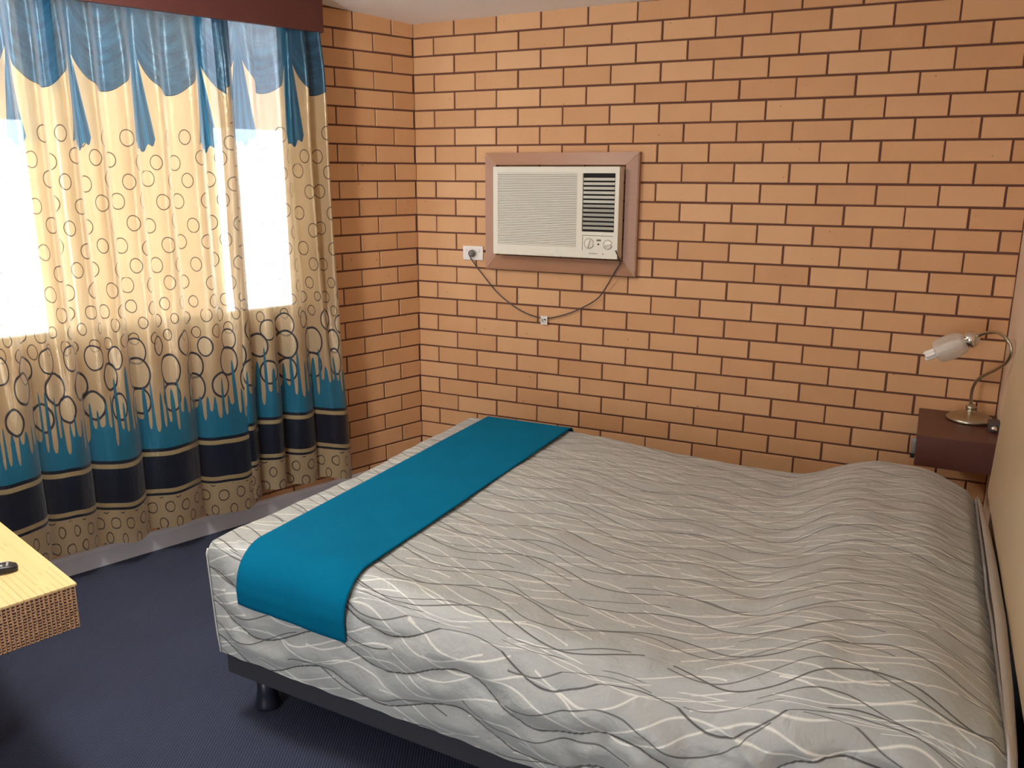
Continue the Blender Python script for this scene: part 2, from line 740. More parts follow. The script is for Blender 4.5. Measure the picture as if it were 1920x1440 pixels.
def subtract(rc, hole):
    """rectangle minus hole -> rectangles"""
    a0, a1, z0, z1 = rc
    if hole is None:
        return [rc]
    h0, h1, y0, y1 = hole
    if a1 <= h0 or a0 >= h1 or z1 <= y0 or z0 >= y1:
        return [rc]
    out = []
    if a0 < h0: out.append((a0, h0, z0, z1))
    if a1 > h1: out.append((h1, a1, z0, z1))
    m0, m1 = max(a0, h0), min(a1, h1)
    if z0 < y0: out.append((m0, m1, z0, y0))
    if z1 > y1: out.append((m0, m1, y1, z1))
    return out


def brick_wall(name, P, length, pitch, e_even, e_odd, start_odd, hole, topz, rows0):
    bm = bmesh.new()
    tint = bm.verts.layers.float_color.new('tint')
    depth = 0.006
    for r in range(rows0, 27):
        zt = B0 - (r - 1) * RP - JT / 2
        zb = B0 - r * RP + JT / 2
        zb = max(zb, 0.0)
        if zt <= 0.01:
            continue
        j0 = e_even if r % 2 == 0 else e_odd
        edges = [start_odd if r % 2 else 0.0]
        k = j0
        while k < length - 0.02:
            if k > edges[0] + 0.03:
                edges.append(k)
            k += pitch
        edges.append(length)
        for i in range(len(edges) - 1):
            a0 = edges[i] + (JT * 0.45 if i else 0.0)
            a1 = edges[i + 1] - JT * 0.45
            jx = random.uniform(-0.0012, 0.0012)
            jz = random.uniform(-0.0008, 0.0008)
            tv = random.random()
            pr = random.uniform(-0.0006, 0.0012)
            for (b0, b1, c0, c1) in subtract((a0 + jx, a1 + jx, zb + jz, zt + jz), hole):
                if b1 - b0 < 0.012 or c1 - c0 < 0.012:
                    continue
                c = 0.0022
                tz = topz
                f = []
                for (s, z) in ((b0 + c, c0 + c), (b1 - c, c0 + c), (b1 - c, c1 - c), (b0 + c, c1 - c)):
                    f.append(bm.verts.new(P(s, pr, z)))
                g = []
                for (s, z) in ((b0, c0), (b1, c0), (b1, c1), (b0, c1)):
                    g.append(bm.verts.new(P(s, pr - c, z)))
                h = []
                for (s, z) in ((b0, c0), (b1, c0), (b1, c1), (b0, c1)):
                    h.append(bm.verts.new(P(s, -depth - 0.004, z)))
                for v in f + g + h:
                    v[tint] = (tv, tv, tv, 1)
                bm.faces.new(f)
                for q in range(4):
                    q2 = (q + 1) % 4
                    bm.faces.new((f[q], g[q], g[q2], f[q2]))
                    bm.faces.new((g[q], h[q], h[q2], g[q2]))
    nb = len(bm.faces)
    bm.faces.ensure_lookup_table()
    # mortar backing, a slab with the window opening left out
    th = 0.11

    def slab(a0, a1, z0, z1):
        vs = box(bm, (a0, -depth - th, z0), (a1, -depth, z1))
        for v in vs:
            v.co = P(v.co.x, v.co.y, v.co.z)
    L0, L1 = -0.10, length
    if hole is None:
        slab(L0, L1, 0, topz)
    else:
        slab(L0, hole[0], 0, topz)
        slab(hole[1], L1, 0, topz)
        slab(hole[0], hole[1], 0, hole[2])
        slab(hole[0], hole[1], hole[3], topz)
    bm.faces.ensure_lookup_table()
    for f in bm.faces[nb:]:
        f.material_index = 1
    return obj(name, bm, [m_brick, m_mortar], kind='structure')


brick_wall('wall_back', lambda s, o, z: Vector((s, -o, z)), XR, 0.24, 0.24, 0.12, 0.0, None, 2.6, -2)
brick_wall('wall_left', lambda s, o, z: WP(s, o, z), SW_END, 0.2326, 0.1358, 0.0195, 0.009,
           (WS0, WS1, WZ0, WZ1), 2.95, -6)

LEFT_F = WP(SW_END, 0, 0)
# floor, ceiling
bm = bmesh.new()
fp = [(-0.02, 0.02), (XR + 0.1, 0.02), (XR + 0.1, YF - 0.1), (LEFT_F.x - 0.05, YF - 0.1)]
t = [bm.verts.new((x, y, 0)) for x, y in fp]
l = [bm.verts.new((x, y, -0.1)) for x, y in fp]
bm.faces.new(t); bm.faces.new(l[::-1])
for k in range(4):
    bm.faces.new((t[k], l[k], l[(k + 1) % 4], t[(k + 1) % 4]))
obj('floor', bm, m_carpet, kind='structure')
bm = bmesh.new()
fp = [(-0.12, 0.12), (XR + 0.12, 0.12), (XR + 0.12, YF - 0.12), (LEFT_F.x - 0.2, YF - 0.12), (-0.14, 0.0)]
fp = [(-0.16, 0.12), (XR + 0.12, 0.12), (XR + 0.12, YF - 0.12), (LEFT_F.x - 0.2, YF - 0.12)]
t = [bm.verts.new((x, y, ceil_z(x, y) + 0.08)) for x, y in fp]
l = [bm.verts.new((x, y, ceil_z(x, y))) for x, y in fp]
bm.faces.new(t); bm.faces.new(l[::-1])
for k in range(4):
    bm.faces.new((t[k], l[k], l[(k + 1) % 4], t[(k + 1) % 4]))
obj('ceiling', bm, m_ceiling, kind='structure')
# right wall
bm = bmesh.new()
box(bm, (XR, YF, 0), (XR + 0.1, 0.1, 2.85))
obj('wall_right', bm, m_wallpaint, kind='structure')
# wall behind the camera with a doorway added to let light in
bm = bmesh.new()
box(bm, (LEFT_F.x - 0.1, YF - 0.1, 0), (0.85, YF, 2.9))
box(bm, (1.35, YF - 0.1, 0), (XR + 0.1, YF, 2.9))
box(bm, (0.85, YF - 0.1, 2.1), (1.35, YF, 2.9))
obj('wall_front', bm, m_wallpaint, kind='structure')
# skirting board on the window wall
bm = bmesh.new()
prof = [(0.0, 0.0), (0.016, 0.0), (0.016, 0.074), (0.013, 0.083), (0.007, 0.088), (0.0, 0.090)]
A = [bm.verts.new(WP(0.03, 0.0015 + o, z)) for o, z in prof]
B = [bm.verts.new(WP(SW_END - 0.05, 0.0015 + o, z)) for o, z in prof]
for k in range(len(prof)):
    k2 = (k + 1) % len(prof)
    bm.faces.new((A[k], B[k], B[k2], A[k2]))
bm.faces.new(A); bm.faces.new(B)
obj('baseboard_left', bm, m_white, kind='structure')
bm = bmesh.new()
box(bm, (0.02, -0.0165, 0), (XR - 0.002, -0.0015, 0.09), 0.003)
obj('baseboard_back', bm, m_white, kind='structure')

# window: aluminium frame, mullions and panes in the opening
bm = bmesh.new()
fo0, fo1 = -0.070, -0.030
box(bm, (WS0, fo0, WZ0), (WS1, fo1, WZ0 + 0.035), 0, fr=fw)
box(bm, (WS0, fo0, WZ1 - 0.035), (WS1, fo1, WZ1), 0, fr=fw)
for s in (WS0, WS1 - 0.035):
    box(bm, (s, fo0, WZ0 + 0.035), (s + 0.035, fo1, WZ1 - 0.035), 0, fr=fw)
wf = obj('window_1', bm, m_alu, kind='structure')
bm = bmesh.new()
for s in (1.12, 1.72):
    box(bm, (s, fo0 + 0.005, WZ0 + 0.035), (s + 0.03, fo1 - 0.005, WZ1 - 0.035), 0, fr=fw)
obj('mullion', bm, m_alu, wf)
for s0, s1 in ((WS0 + 0.035, 1.12), (1.15, 1.72), (1.75, WS1 - 0.035)):
    bm = bmesh.new()
    box(bm, (s0, -0.052, WZ0 + 0.035), (s1, -0.048, WZ1 - 0.035), 0, fr=fw)
    obj('pane', bm, m_glass, wf)
# reveal linings
bm = bmesh.new()
box(bm, (WS0 - 0.002, -0.118, WZ0 - 0.012), (WS1 + 0.002, -0.001, WZ0), 0, fr=fw)
box(bm, (WS0 - 0.002, -0.118, WZ1), (WS1 + 0.002, -0.001, WZ1 + 0.012), 0, fr=fw)
obj('window_sill', bm, m_white, wf)

# outside: paving and a wall added to block sky behind the middle pane
bm = bmesh.new()
box(bm, (-2.0, -6.0, -0.12), (6.5, -0.13, -0.06), 0, fr=fw)
obj('ground_outside', bm, plain('pale_paving', srgb(190, 184, 172), 0.9, scale=4), kind='structure')
bm = bmesh.new()
box(bm, (0.64, -1.12, -0.06), (1.57, -1.0, 2.55), 0, fr=fw)
obj('wall_sky_blocker', bm, plain('wall_blocker_render', srgb(240, 206, 160), 0.9, scale=6), kind='structure')
# unseen roof and fascia beam, added to block sky at the window top
bm = bmesh.new()
box(bm, (-1.2, -3.1, 2.56), (5.5, -0.13, 2.60), 0, fr=fw)
box(bm, (-1.2, -3.1, 2.02), (5.5, -3.0, 2.56), 0, fr=fw)
obj('roof_sky_blocker', bm, plain('roof_blocker_paint', srgb(214, 206, 208), 0.8, scale=5), kind='structure')

# ------------------------------------------------------------------ pelmet
p0 = WP(1.6, 0.08, 2.28)
pel = thing('pelmet', 'dark red-brown painted box pelmet fixed above the curtains under the ceiling', 'pelmet', p0)
bm = bmesh.new()
PE = 3.4
for v in box(bm, (0.642, 0.150, 2.285), (PE, 0.168, 2.55), 0):
    pass
for v in bm.verts:
    s, o, z = v.co
    p = WP(s, o, z)
    if z > 2.4:
        p.z = ceil_z(p.x, p.y) - 0.002
    v.co = p
obj('front_board', bm, m_pelmet, pel)
bm = bmesh.new()
box(bm, (0.642, 0.003, 2.285), (0.658, 0.150, 2.55), 0)
for v in bm.verts:
    s, o, z = v.co
    p = WP(s, o, z)
    if z > 2.4:
        p.z = ceil_z(p.x, p.y) - 0.002
    v.co = p
obj('end_board', bm, m_pelmet, pel)
bm = bmesh.new()
tube(bm, [WP(0.662, 0.10, 2.345), WP(3.38, 0.10, 2.345)], 0.011, 12)
obj('curtain_rail', bm, m_alu, pel)

# ------------------------------------------------------------------ curtains
def curtain(label, s0, s1, creases, dv, o_top, o_bot, u0, hem, seed, narrow, edge=lambda s: 0.0):
    """creases: s positions of the deep folds at the hem"""
    ns = int((s1 - s0) / 0.0035)
    nv = 190
    ztop = 2.335
    cr = creases

    def fold(s):
        for a, b in zip(cr, cr[1:]):
            if a <= s <= b:
                return (s - a) / (b - a), a
        return 0.0, s

    def off(s, z):
        t, a = fold(s)
        b = sst(0.35, 1.5, z)
        tt = t
        low = abs(sin(pi * tt)) ** 0.65
        w2 = 2 if (cr_w(s) > 0.17) else 1
        hi = 0.5 - 0.5 * cos(2 * pi * w2 * tt)
        n1 = noise.noise(Vector((s * 7 + seed, z * 0.9, 3.3 + seed)))
        n2 = noise.noise(Vector((s * 19 + seed, z * 1.7, 9.1)))
        o = o_bot * (1 - b) + o_top * b
        amp = (1 - b) * 0.084 * low + b * 0.074 * hi
        pinch = 1 - 0.25 * sst(2.1, 2.3, z)
        o += (amp + n1 * 0.012 + n2 * 0.004) * pinch
        return max(o, 0.02) + edge(s)

    def cr_w(s):
        for a, b in zip(cr, cr[1:]):
            if a <= s <= b:
                return b - a
        return 0.1
    # unrolled length at mid height
    S = [s0 + (s1 - s0) * i / ns for i in range(ns + 1)]
    U = [u0]
    for i in range(ns):
        # longitudinal gathering: folds hide part of the cloth
        d = off(S[i + 1], 1.3) - off(S[i], 1.3)
        U.append(U[-1] + sqrt((S[i + 1] - S[i]) ** 2 + d * d) * 1.10)
    bm = bmesh.new()
    uvl = bm.loops.layers.uv.new('UVMap')
    grid = []
    for j in range(nv + 1):
        f = j / nv
        row = []
        for i, s in enumerate(S):
            hz = hem(s)
            z = hz + (ztop - hz) * f
            # cloth narrows towards the top at its free edge
            ss = s + narrow(s, z) + 0.006 * noise.noise(Vector((s * 9, z * 2.2, seed + 5)))
            row.append(bm.verts.new(WP(ss, off(s, z), z)))
        grid.append(row)
    UVs = {}
    for j in range(nv + 1):
        for i, s in enumerate(S):
            hz = hem(s)
            z = hz + (ztop - hz) * j / nv
            UVs[grid[j][i]] = (U[i], z - dv - (hz - 0.125 - dv) * (1 - sst(0.1, 0.9, z)))
    for j in range(nv):
        for i in range(ns):
            f = bm.faces.new((grid[j][i], grid[j][i + 1], grid[j + 1][i + 1], grid[j + 1][i]))
            for lp in f.loops:
                lp[uvl].uv = UVs[lp.vert]
    o = obj('curtain', bm, m_curtain, smooth=True, origin=WP((s0 + s1) / 2, 0.1, 0.12))
    tag(o, label, 'curtain', 'printed curtains on the window')
    return o


def nar_right(s, z):
    # right-hand free edge hangs straight, drawn in a little at the top
    k = max(0, 1 - (s - 0.585) / 0.5)
    return k * 0.060 * sst(0.1, 1.9, z)


def hem_right(s):
    return 0.165 - 0.02 * sst(0.75, 0.58, s) + 0.006 * sin(s * 21)


def hem_left(s):
    return 0.118 + 0.022 * (0.5 + 0.5 * sin(s * 14.0)) + 0.005 * sin(s * 37)


curtain('teal and gold circle-print curtain panel hanging nearest the room corner', 0.585, 1.13,
        [0.56, 0.74, 0.90, 1.04, 1.16], 0.035, 0.062, 0.050, 0.53, hem_right, 2.0, nar_right, lambda s: 0.062 * sst(0.84, 0.60, s) - 0.012)
curtain('wide teal and gold circle-print curtain panel falling behind the wooden table corner', 1.045, 2.95,
        [1.03, 1.33, 1.59, 1.80, 1.99, 2.20, 2.45, 2.70, 2.97], 0.0, 0.048, 0.045, 0.19, hem_left, 7.0, lambda s, z: 0.0)

# ------------------------------------------------------------------ bed
def yn(x):
    return -2.25 - 0.052 * (x - 0.67)


YB = -0.665
bed = thing('bed', 'double bed with charcoal upholstered base on short black legs', 'bed', (1.7, -1.45, 0))
bm = bmesh.new()
vs = box(bm, (0, 0, 0), (1, 1, 1), 0)
for v in bm.verts:
    xf_ = 0.672 if v.co.y < .5 else 0.735
    x = xf_ + v.co.x * (2.775 - xf_)
    y = yn(x) + 0.004 if v.co.y < .5 else YB - 0.02
    v.co = Vector((x, y, 0.15 if v.co.z < .5 else 0.30))
bmesh.ops.bevel(bm, geom=list(bm.edges), offset=0.008, segments=2, affect='EDGES')
obj('base', bm, m_basefab, bed)
for x, y in ((0.745, -2.155), (2.66, -2.27), (0.80, -0.78), (2.66, -0.78)):
    bm = bmesh.new()
    lathe(bm, [(0, 0), (0.036, 0), (0.040, 0.004), (0.040, 0.014), (0.036, 0.026), (0.031, 0.06), (0.030, 0.15), (0, 0.15)], (x, y, 0.0005), seg=28)
    obj('leg', bm, m_leg, bed, smooth=True)
bm = bmesh.new()
box(bm, (0, 0, 0), (1, 1, 1), 0)
for v in bm.verts:
    xf_ = 0.72 if v.co.y < .5 else 0.76
    x = xf_ + v.co.x * (2.775 - xf_)
    y = yn(x) + 0.05 if v.co.y < .5 else YB - 0.05
    v.co = Vector((x, y, 0.301 if v.co.z < .5 else 0.535))
bmesh.ops.bevel(bm, geom=list(bm.edges), offset=0.03, segments=4, affect='EDGES')
obj('mattress', bm, m_mattress, bed, smooth=True)


def top_h(x, y):
    """height of the spread over the mattress and the hidden pillows"""
    t = (y - YB) / (yn(x) - YB)                 # 0 far side, 1 near side
    z = 0.590
    z -= 0.045 * sst(1.1, 2.05, x)
    z += 0.022 * sst(0.3, 1.0, t) * sst(1.3, 2.2, x)
    # pillow roll: rises at 2.15, crest 2.5, drops at the head
    pil = sst(2.10, 2.42, x) * (1 - sst(2.55, 2.80, x) * 0.85)
    gap = 1 - 0.22 * math.exp(-((t - 0.52) / 0.10) ** 2)
    endn = 1 - 0.35 * sst(0.90, 1.0, t)
    z += 0.095 * pil * gap * endn
    z += 0.006 * noise.noise(Vector((x * 3.2, y * 3.2, 0.4)))
    # pulls and wrinkles near the pillow and the near edge
    wr = sst(1.7, 2.3, x)
    z += 0.010 * wr * noise.noise(Vector((x * 9, y * 5, 1.7)))
    a = noise.noise(Vector((x * 13, y * 13, 4.0)))
    z += 0.0035 * a
    return z


def spread_surface(lift=0.0):
    """returns f(kind, a, b) -> Vector and uv for the covered box"""


RX0, RX1 = 0.775, 1.180
bm = bmesh.new()
uvl = bm.loops.layers.uv.new('UVMap')
XA, XB = 0.648, 2.748
NX, NY, NZ = 230, 170, 44
ZLOW = 0.226


def foot_x(y):
    return 0.640 + 0.055 * sst(-2.25, -1.45, y)


def edge_r(x):
    return 0.022 + 0.075 * sst(0.66, 0.86, x)


def spread_point(x, y, z, side):
    """x,y,z on the sharp covered box -> rounded, puffed point"""
    r = edge_r(x) * (1.0 - 0.0 * x)
    y0, y1 = yn(x) - 0.004, YB
    zt = top_h(x, y)
    if z > 0.58 - 1e-6:
        z = zt
    # round near edge
    if side in ('top', 'near'):
        cy, cz = y0 + r, zt - r
        if y < cy and z > cz:
            dy, dz = cy - y, z - cz
            # squash square corner to circle
            m_ = max(dy, dz)
            l_ = sqrt(dy * dy + dz * dz) + 1e-9
            y, z = cy - dy * m_ / l_, cz + dz * m_ / l_
    if side in ('top', 'far'):
        rr = 0.05
        cy, cz = y1 - rr, zt - rr
        if y > cy and z > cz:
            dy, dz = y - cy, z - cz
            m_ = max(dy, dz)
            l_ = sqrt(dy * dy + dz * dz) + 1e-9
            y, z = cy + dy * m_ / l_, cz + dz * m_ / l_
    return Vector((x, y, z))


VM = {}


def vert(p, uv):
    k = (round(p.x, 5), round(p.y, 5), round(p.z, 5))
    if k not in VM:
        VM[k] = bm.verts.new(p)
    return VM[k]


def near_puff(x, z, v):
    """quilted rolls on the hanging sides, following the stitched waves"""
    vv = v + 0.036 * sin(2 * pi * x / 0.46 + 1.1 * sin(v * 2.3)) + 0.0144 * sin(2 * pi * x / (0.46 * 2.7))
    roll = abs(cos(pi * vv / 0.110)) ** 0.6
    n = noise.noise(Vector((x * 6, z * 12, 2.2)))
    n3 = noise.noise(Vector((x * 16, z * 20, 7.2)))
    k = 1 + 1.4 * sst(1.4, 2.2, x)
    n4 = 1 - abs(noise.noise(Vector((x * 5 + z * 6, z * 7, 11.0)))) * 3
    return 0.016 * roll + k * (0.008 * n + 0.006 * n3) + 0.012 * (k - 1) * max(0, n4)


def grid_faces(G, UV):
    for j in range(len(G) - 1):
        for i in range(len(G[0]) - 1):
            q = (G[j][i], G[j][i + 1], G[j + 1][i + 1], G[j + 1][i])
            if len(set(q)) < 4:
                continue
            try:
                f = bm.faces.new(q)
            except ValueError:
                continue
            uvq = (UV[j][i], UV[j][i + 1], UV[j + 1][i + 1], UV[j + 1][i])
            for lp, w in zip(f.loops, uvq):
                lp[uvl].uv = w


def xs(i, y):
    fx = foot_x(y)
    return fx + (XB - fx) * (i / NX)


# top
G, UV = [], []
for j in range(NY + 1):
    t = j / NY
    row, ur = [], []
    for i in range(NX + 1):
        x = xs(i, yn(1.0) + t * (YB - yn(1.0)))
        if j == 0:
            x = xs(i, -2.26)
        y0 = yn(x) - 0.004
        y = y0 + (YB - y0) * t
        p = spread_point(x, y, 0.6, 'top')
        # foot edge rounding
        rf = 0.018
        if x - foot_x(y) < rf:
            d = rf - (x - foot_x(y))
            p.z -= rf - sqrt(max(rf * rf - d * d, 0))
        # head edge rolls down
        p.z -= 0.020 * sst(XB - 0.03, XB, x)
        row.append(vert(p, None)); ur.append((x, -y))
    G.append(row); UV.append(ur)
grid_faces(G, UV)
TOP = G
# near side
G, UV = [], []
for k in range(NZ + 1):
    f = k / NZ
    row, ur = [], []
    for i in range(NX + 1):
        tv = TOP[0][i]
        if k == 0:
            row.append(tv); ur.append((tv.co.x, -tv.co.y)); continue
        x0 = tv.co.x
        x = x0
        low = ZLOW + 0.006 * noise.noise(Vector((x * 14, 0, 0))) - 0.004
        z = tv.co.z + (low - tv.co.z) * f
        r = edge_r(x)
        zt = top_h(x, yn(x))
        c = (z - (zt - r)) / r
        y = yn(x) - 0.004
        if 0 < c < 1.5:
            dz = min(c, 1) * r
            m_ = r
            # continue the arc of the top edge
            l_ = sqrt(r * r + dz * dz)
            y = (yn(x) - 0.004 + r) - r * r / l_
            z2 = (zt - r) + dz * r / l_
            z = z2
        taper = sst(0.0, 0.25, f) * (1 - 0.75 * sst(0.80, 1.0, f))
        y -= near_puff(x, z, -yn(x0) + (zt - z)) * taper * sst(0.65, 0.75, x)
        bul = sst(1.2, 2.0, x) * 0.035 * sin(pi * min(1, max(0, (z - 0.22) / 0.36)))
        y -= bul
        y += 0.004 * sst(0.30, 0.22, z)
        # foot edge seam tapers inwards going down
        x = x + 0.020 * (1 - sst(0.64, 0.80, x)) * f
        row.append(bm.verts.new((x, y, z))); ur.append((x0, -yn(x0) + (zt - z)))
    G.append(row); UV.append(ur)
grid_faces(G, UV)
NEAR = G
# foot side
G, UV = [], []
for k in range(NZ + 1):
    f = k / NZ
    row, ur = [], []
    for j in range(NY + 1):
        tv = TOP[j][0]
        if k == 0:
            row.append(tv); ur.append((tv.co.x, -tv.co.y)); continue
        if j == 0:
            row.append(NEAR[k][0]); ur.append((NEAR[0][0].co.x - 0.36 * f, -tv.co.y)); continue
        z = tv.co.z + (ZLOW - tv.co.z) * f
        e = sst(0, 0.08, j / NY)
        x = tv.co.x + 0.020 * f - near_puff(tv.co.y, z, z) * sst(0, 0.25, f) * e
        row.append(bm.verts.new((x, tv.co.y, z))); ur.append((tv.co.x - 0.36 * f, -tv.co.y))
    G.append(row); UV.append(ur)
grid_faces(G, UV)
# far side
G, UV = [], []
for k in range(13):
    f = k / 12
    row, ur = [], []
    for i in range(NX + 1):
        tv = TOP[NY][i]
        if k == 0:
            row.append(tv); ur.append((tv.co.x, -tv.co.y)); continue
        z = tv.co.z + (ZLOW - tv.co.z) * f
        row.append(bm.verts.new((tv.co.x, tv.co.y + 0.004 * f, z))); ur.append((tv.co.x, -tv.co.y - 0.36 * f))
    G.append(row); UV.append(ur)
grid_faces(G, UV)
# head edge hem, turned down behind the pillows
G, UV = [], []
for k in range(5):
    row, ur = [], []
    for j in range(NY + 1):
        tv = TOP[j][NX]
        if k == 0:
            row.append(tv); ur.append((tv.co.x, -tv.co.y)); continue
        row.append(bm.verts.new((tv.co.x + 0.004 * sin(k), tv.co.y, tv.co.z - 0.012 * k))); ur.append((tv.co.x + 0.012 * k, -tv.co.y))
    G.append(row); UV.append(ur)
grid_faces(G, UV)
HEADROW = [v.co.copy() for v in TOP_H] if False else [TOP[j][NX].co.copy() for j in range(NY + 1)]
NEAREDGE = [[NEAR[k][i].co.copy() for i in range(NX + 1)] for k in range(NZ + 1)]
TOPC = [[TOP[j][i].co.copy() for i in range(NX + 1)] for j in range(NY + 1)]
spread = obj('bedspread', bm, m_spread, smooth=True, origin=(1.7, -1.45, 0.226))
tag(spread, 'silver-grey quilted bedspread with wavy dark and pale lines covering the bed', 'bedspread')
# piping along the head hem and the foot corner
bm = bmesh.new()
tube(bm, [p + Vector((0.004, 0, 0.002)) for p in HEADROW[::3]], 0.0045, 8)
obj('piping', bm, m_mattress, spread, smooth=True)
bm = bmesh.new()
tube(bm, [NEAREDGE[k][0] + Vector((-0.002, -0.002, 0)) for k in range(0, NZ + 1, 2)], 0.0022, 8)
obj('corner_seam', bm, m_spread, spread, smooth=True)


# sheet-covered pillow edge between the spread and the headboard
bm = bmesh.new()
G = []
for j in range(81):
    t = j / 80
    y = -0.74 + t * (-2.36 + 0.74)
    z = 0.570 + 0.022 * math.sin(pi * t) + 0.008 * noise.noise(Vector((y * 5, 0, 0)))
    row = []
    bulge = 0.018 * sin(pi * min(1, t * 1.05)) ** 0.6
    for k in range(9):
        a = pi * (k / 8)
        row.append(bm.verts.new((2.748 + 0.004 + (0.016 + bulge) * sin(a), y, z - 0.035 * (1 - cos(a)))))
    G.append(row)
for a, b in zip(G, G[1:]):
    for k in range(8):
        bm.faces.new((a[k], a[k + 1], b[k + 1], b[k]))
bm.faces.new(G[0]); bm.faces.new(G[-1])
obj('sheet', bm, m_mattress, bed, smooth=True)

# headboard, leaning a little against the wall
hb = thing('headboard', 'tan vinyl headboard with rounded corner against the cream wall', 'headboard', (2.82, -1.5, 0))
bm = bmesh.new()
Yf, Yn_, Zb, Zt = -0.655, -2.62, 0.56, 1.265
out = []
n = 22
ra, rb = 0.85, 0.46          # elliptical corner
for k in range(n + 1):
    a = (k / n) * pi / 2
    out.append((Yf - ra + ra * cos(a) ** 0.8, Zt - rb + rb * sin(a) ** 0.8))
for k in range(n + 1):
    a = (1 - k / n) * pi / 2
    out.append((Yn_ + ra - ra * cos(a) ** 0.8, Zt - rb + rb * sin(a) ** 0.8))
out += [(Yn_, Zb), (Yf, Zb)]


def hbx(z):
    return 2.788 + 0.024 * (z - 0.56) / 0.7


layers = []
for dx, ins in ((0.020, 0.0), (0.006, 0.0), (0.0015, 0.004), (0.0, 0.012)):
    L = []
    cy = sum(p[0] for p in out) / len(out)
    cz = sum(p[1] for p in out) / len(out)
    for y, z in out:
        d = Vector((cy - y, cz - z)).normalized() * ins
        L.append(bm.verts.new((hbx(z) + dx, y + d.x, z + d.y)))
    layers.append(L)
for A_, B_ in zip(layers, layers[1:]):
    for k in range(len(A_)):
        k2 = (k + 1) % len(A_)
        bm.faces.new((A_[k], A_[k2], B_[k2], B_[k]))
bm.faces.new(layers[0]); bm.faces.new(layers[-1])
obj('panel', bm, m_head, hb)
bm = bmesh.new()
box(bm, (2.803, -2.58, 0.0), (2.822, -0.70, 0.559), 0.003)  # added dark sheet standing in for the shade below the headboard
obj('shade_panel', bm, m_leg, hb)

# runner across the foot of the bed
bm = bmesh.new()
GI = []
NXr = 48
# build the path over the spread: near drop, arc, top, far drop
def run_pt(x, m):
    """m metres from the near lower hem, measured along the cloth"""
    r = 0.115
    y0 = yn(x) - 0.024
    zt = 0.598 + 0.0015
    drop = zt - (0.428 - 0.030 * (x - RX0))
    straight = drop - r
    arc = pi / 2 * r
    if m < straight:
        return Vector((x, y0 - 0.003 * sin(m * 22), zt - drop + m))
    m -= straight
    if m < arc:
        a = m / r
        return Vector((x, y0 + r * (1 - cos(a)), zt - r + r * sin(a)))
    m -= arc
    y = y0 + r + m
    far = YB - 0.03
    if y < far:
        return Vector((x, y, zt))
    e = y - far
    a = min(e / 0.04, pi / 2)
    p = Vector((x, far + 0.04 * sin(a), zt - 0.04 * (1 - cos(a))))
    if e > 0.04 * pi / 2:
        p.z -= e - 0.04 * pi / 2
    return p


TOTAL = 1.95
NM = 150
for j in range(NM + 1):
    row = []
    for i in range(NXr + 1):
        x = RX0 + (RX1 - RX0) * i / NXr + 0.012 * (j / NM)
        p = run_pt(x, TOTAL * j / NM)
        if p.y > yn(x) + 0.11 and p.y < YB - 0.05:
            p.z = max(p.z, top_h(x, p.y) + 0.006)
        p += Vector((0, 0, 0.0015 * noise.noise(Vector((x * 7, p.y * 3, 0)))))
        if p.z < 0.56:
            w = noise.noise(Vector((x * 8, p.z * 3, 2.0)))
            p.y -= 0.006 * abs(w)
        row.append(p)
    GI.append(row)
top_v = [[bm.verts.new(p) for p in r] for r in GI]
for j in range(NM):
    for i in range(NXr):
        bm.faces.new((top_v[j][i], top_v[j][i + 1], top_v[j + 1][i + 1], top_v[j + 1][i]))
rn = obj('bed_runner', bm, m_runner, smooth=True, origin=(0.98, -1.45, 0.59))
md = rn.modifiers.new('thickness', 'SOLIDIFY')
md.thickness = 0.004
md.offset = -1
tag(rn, 'plain teal cloth runner laid across the foot of the bed', 'bed runner')

# ------------------------------------------------------------------ air conditioner
ac = thing('air_conditioner', 'ivory box air conditioner set through the brick wall in a fawn frame', 'air conditioner', (0.85, -0.04, 1.48))
FX0, FX1, FZ0, FZ1 = 0.433, 1.246, 1.188, 1.771
IX0, IX1, IZ0, IZ1 = 0.500, 1.185, 1.262, 1.712
corn_o = [(FX0, FZ0), (FX1, FZ0), (FX1, FZ1), (FX0, FZ1)]
corn_i = [(IX0, IZ0), (IX1, IZ0), (IX1, IZ1), (IX0, IZ1)]
fr = None
for k in range(4):
    bm = bmesh.new()
    k2 = (k + 1) % 4
    g = 0.0007
    o1, o2, i1, i2 = corn_o[k], corn_o[k2], corn_i[k], corn_i[k2]
    ax = Vector((o2[0] - o1[0], o2[1] - o1[1])).normalized() * g
    pts = [(o1[0] + ax.x, o1[1] + ax.y), (o2[0] - ax.x, o2[1] - ax.y), (i2[0] - ax.x, i2[1] - ax.y), (i1[0] + ax.x, i1[1] + ax.y)]
    depth = [-0.036, -0.036, -0.044, -0.044]
    f_ = [bm.verts.new((p[0], d, p[1])) for p, d in zip(pts, depth)]
    b_ = [bm.verts.new((p[0], 0.002 - 0.003, p[1])) for p in pts]
    bm.faces.new(f_); bm.faces.new(b_)
    for q in range(4):
        bm.faces.new((f_[q], f_[(q + 1) % 4], b_[(q + 1) % 4], b_[q]))
    bmesh.ops.bevel(bm, geom=[e for e in bm.edges if all(v in f_[:2] for v in e.verts)], offset=0.004, segments=2, affect='EDGES')
    obj('frame_board', bm, m_frame, ac)
# pale mitre beads between the boards
for k in range(4):
    bm = bmesh.new()
    a, b_ = corn_o[k], corn_i[k]
    tube(bm, [(a[0] * .98 + b_[0] * .02, -0.0365, a[1] * .98 + b_[1] * .02), (b_[0], -0.0445, b_[1])], 0.0013, 6)
    obj('mitre_bead', bm, m_sealstrip, ac)
UX0, UX1, UZ0, UZ1 = 0.519, 1.178, 1.276, 1.703
UY = -0.112
body = bmesh.new()
